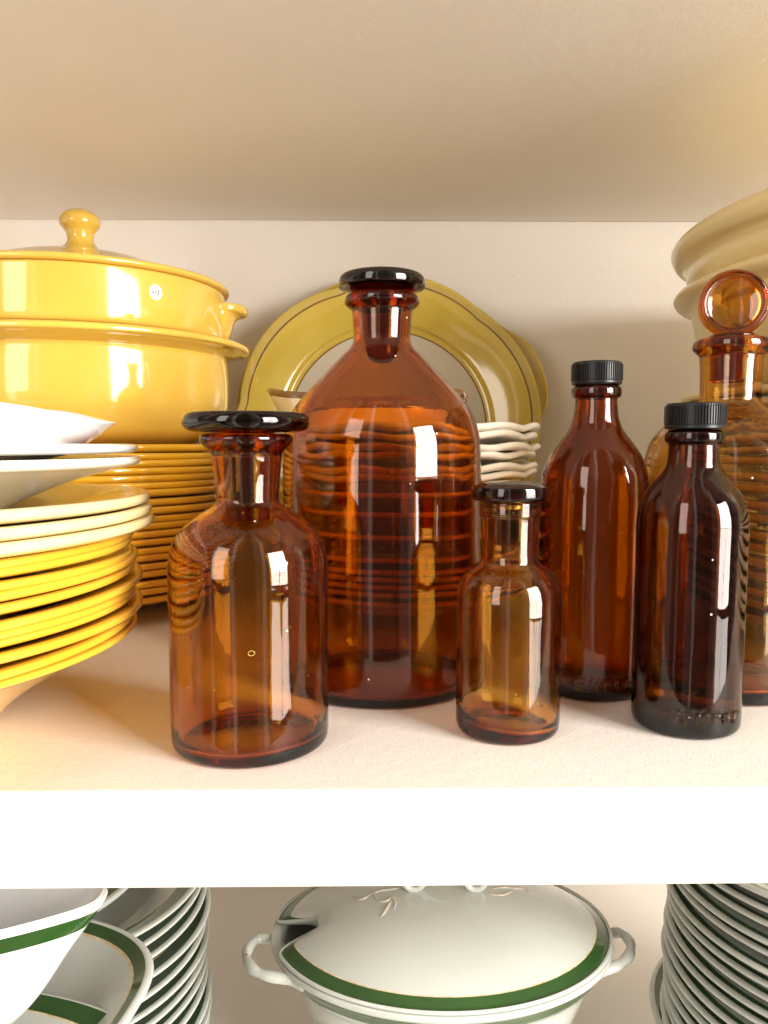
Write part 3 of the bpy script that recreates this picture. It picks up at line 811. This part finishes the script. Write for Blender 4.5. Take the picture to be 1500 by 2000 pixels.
def on_lid(x, y):
    """lid surface point under a pixel, in the tureen's frame"""
    z = TZ+LH*.9
    for _ in range(12):
        p = at_z(x, y, z); rn = min(1, hypot(p.x-TX, (p.y-TY)/TV)/lr); z = TZ+.002+dome(rn)
    return Vector((p.x-TX, p.y-TY, z-z0t))
bm = bmesh.new()
for sgn, cxp in ((1, 806), (-1, 930)):
    ring_ = []
    for k in range(17):
        a = pi*1.9*k/16-pi*.95
        q = on_lid(cxp+sgn*2, 1737); ring_.append((q.x+.0068*sin(a), q.y-.0015, q.z+.0075-.0068*cos(a)))
    tube_bm(ring_, .0022, 10, bm)
q1 = on_lid(806, 1722); q2 = on_lid(930, 1722)
tube_bm(cr([(q1.x+.004, q1.y+.004, q1.z+.012), ((q1.x*.6+q2.x*.4), q1.y+.006, q1.z+.022), ((q1.x*.4+q2.x*.6), q1.y+.006, q1.z+.022), (q2.x-.004, q2.y+.004, q2.z+.012)], 6), .0028, 10, bm)
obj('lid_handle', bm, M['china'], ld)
# pale relief sprays either side of the handle
sprays = [[(690, 1750), (700, 1756), (712, 1754), (722, 1748)], [(722, 1748), (735, 1742), (752, 1738), (770, 1736), (784, 1732)], [(734, 1742), (733, 1752), (742, 1760), (756, 1759), (764, 1752), (772, 1762), (770, 1775)],
          [(764, 1760), (757, 1770), (750, 1783), (744, 1790)], [(955, 1746), (975, 1748), (990, 1745), (1000, 1740)], [(960, 1736), (985, 1733), (1005, 1735), (1022, 1736), (1036, 1745)]]
rel = glaze('beige_relief', (.52, .43, .32), (.55, .54, .47), scale=350)
for grp in (sprays[:4], sprays[4:]):
    bm = bmesh.new()
    for s_ in grp:
        pts = [on_lid(*p) for p in cr(s_, 4)]
        tube_bm([(p.x, p.y, p.z+.0001) for p in pts], lambda u: .0013*(.35+.65*sin(pi*min(max(u, .05), .95))), 8, bm, flat=.45)
    obj('relief_spray', bm, rel, ld)
# side handles
def loop(pxs, z, dz):
    P = [at_z(x, y, z) for x, y in pxs]
    n = len(P)
    return [(p.x-TX, p.y-TY, z-z0t+dz*sin(pi*i/(n-1))) for i, p in enumerate(P)]
LHp = cr([(556, 1872), (545, 1848), (528, 1840), (505, 1842), (487, 1858), (482, 1880), (494, 1900), (520, 1911), (560, 1916), (596, 1926)], 5)
RHp = cr([(1172, 1856), (1184, 1836), (1198, 1828), (1216, 1832), (1231, 1850), (1229, 1872), (1212, 1888), (1190, 1896), (1150, 1912)], 5)
for pp_ in (LHp, RHp):
    bm = tube_bm(loop(pp_, TZ-.006, .003), lambda u: .0026+.0009*abs(sin(u*17)), 12)
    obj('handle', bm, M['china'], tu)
    bmg = bmesh.new(); P = loop(pp_, TZ-.006, .003)
    for i in (len(P)//3, len(P)//2, len(P)//2+3, len(P)//4):
        a_, b_, c_ = P[i-1], P[i], P[i+1]
        tube_bm([(p[0], p[1], p[2]+.0022) for p in (a_, b_, c_)], .0010, 6, bmg)
    obj('gold_touch', bmg, M['gold'], tu)
# under-plate of the tureen
up_m = plate_mesh('p', .112, .020, .070, gm, [(.94, .985, 1)], 128, lambda r, a, z, k: (r*cos(a), r*sin(a)*.78, z))
o = obj('oval_platter', up_m, gm, loc=(TX-.002, TY+.004, ZL)); tag(o, 'oval green-edged stand dish under the tureen', 'dish')

# --- salad bowl and sauce boat at left, on a low pile
def sup(a, n=2.8):
    c_, s_ = abs(cos(a)), abs(sin(a))
    return (c_**n+s_**n)**(-1/n)
def sq(ax_, by_, R, tilt=0):
    def f(r, a, z, k):
        u = min(1, r/R); m = 1+(sup(a)-1)*u
        return (r/R*ax_*m*cos(a), r/R*by_*m*sin(a), z)
    return f
bp = plate_prof(.10, .055, .045, t=.0032, lip=.0038, sub=6)
kmax = max(range(len(bp)), key=lambda i: bp[i][1]+(bp[i][0] > .096))
bp = refine_top(bp, kmax, [.0965, .0915, .0903])
bbm = lathe_bm(bp, 160, sq(.104, .060, .10), lambda k, r, z: (0 if k < kmax else (1 if .0915 < r < .0965 else 2 if .0903 < r < .0915 else 0)))
pz = -.243
pr_ = at_z(305, 1885, pz)
sbw = obj('salad_bowl', bbm, gm, loc=(pr_.x-.104, pr_.y-.012, pz-.055)); sbw.rotation_euler = (0, 0, radians(-8))
tag(sbw, 'rounded square white salad bowl with a green band inside the rim, lower left', 'bowl')
pb = at_z(243, 1928, pz-.012)
ip = plate_prof(.08, .018, .045, t=.003, lip=.0035, sub=6)
kmx = max(range(len(ip)), key=lambda i: ip[i][1]+(ip[i][0] > .077))
ip = refine_top(ip, kmx, [.0765, .066, .065])
ibm = lathe_bm(ip, 160, sq(.078, .046, .08), lambda k, r, z: (0 if k < kmx else (1 if .066 < r < .0785 else 2 if .0645 < r < .066 else 0)))
isd = obj('serving_dish', ibm, gm, loc=(pb.x-.052, pb.y-.048, pz-.030)); isd.rotation_euler = (radians(3), 0, radians(-14))
tag(isd, 'small rounded square dish with a broad green band, lying inside the salad bowl', 'dish')
# what the salad bowl stands on
n_st = 9; h0 = (pz-.055)-ZL
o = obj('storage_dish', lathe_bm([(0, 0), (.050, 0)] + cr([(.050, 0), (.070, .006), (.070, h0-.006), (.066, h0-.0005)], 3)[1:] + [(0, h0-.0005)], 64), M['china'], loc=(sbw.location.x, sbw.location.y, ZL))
tag(o, 'plain white round dish under the rounded square salad bowl', 'dish')
tp = at_z(203, 1752, -.192)
def bz_(k, r, z): return 1 if (k < 31 and .87 < z < .96) else 0
gb2 = obj('gravy_boat', boat_bm(.088, .025, .062, .27, .10, seg=160, bands=bz_, wid=.55, spz=2.2, blunt=.72, nar=.0), gm2, loc=(tp.x-.110, tp.y-.002, -.192-.068))
gb2.rotation_euler = (0, 0, radians(1))
tag(gb2, 'bright white gravy boat with a green band under its lip, lower left corner', 'gravy boat')
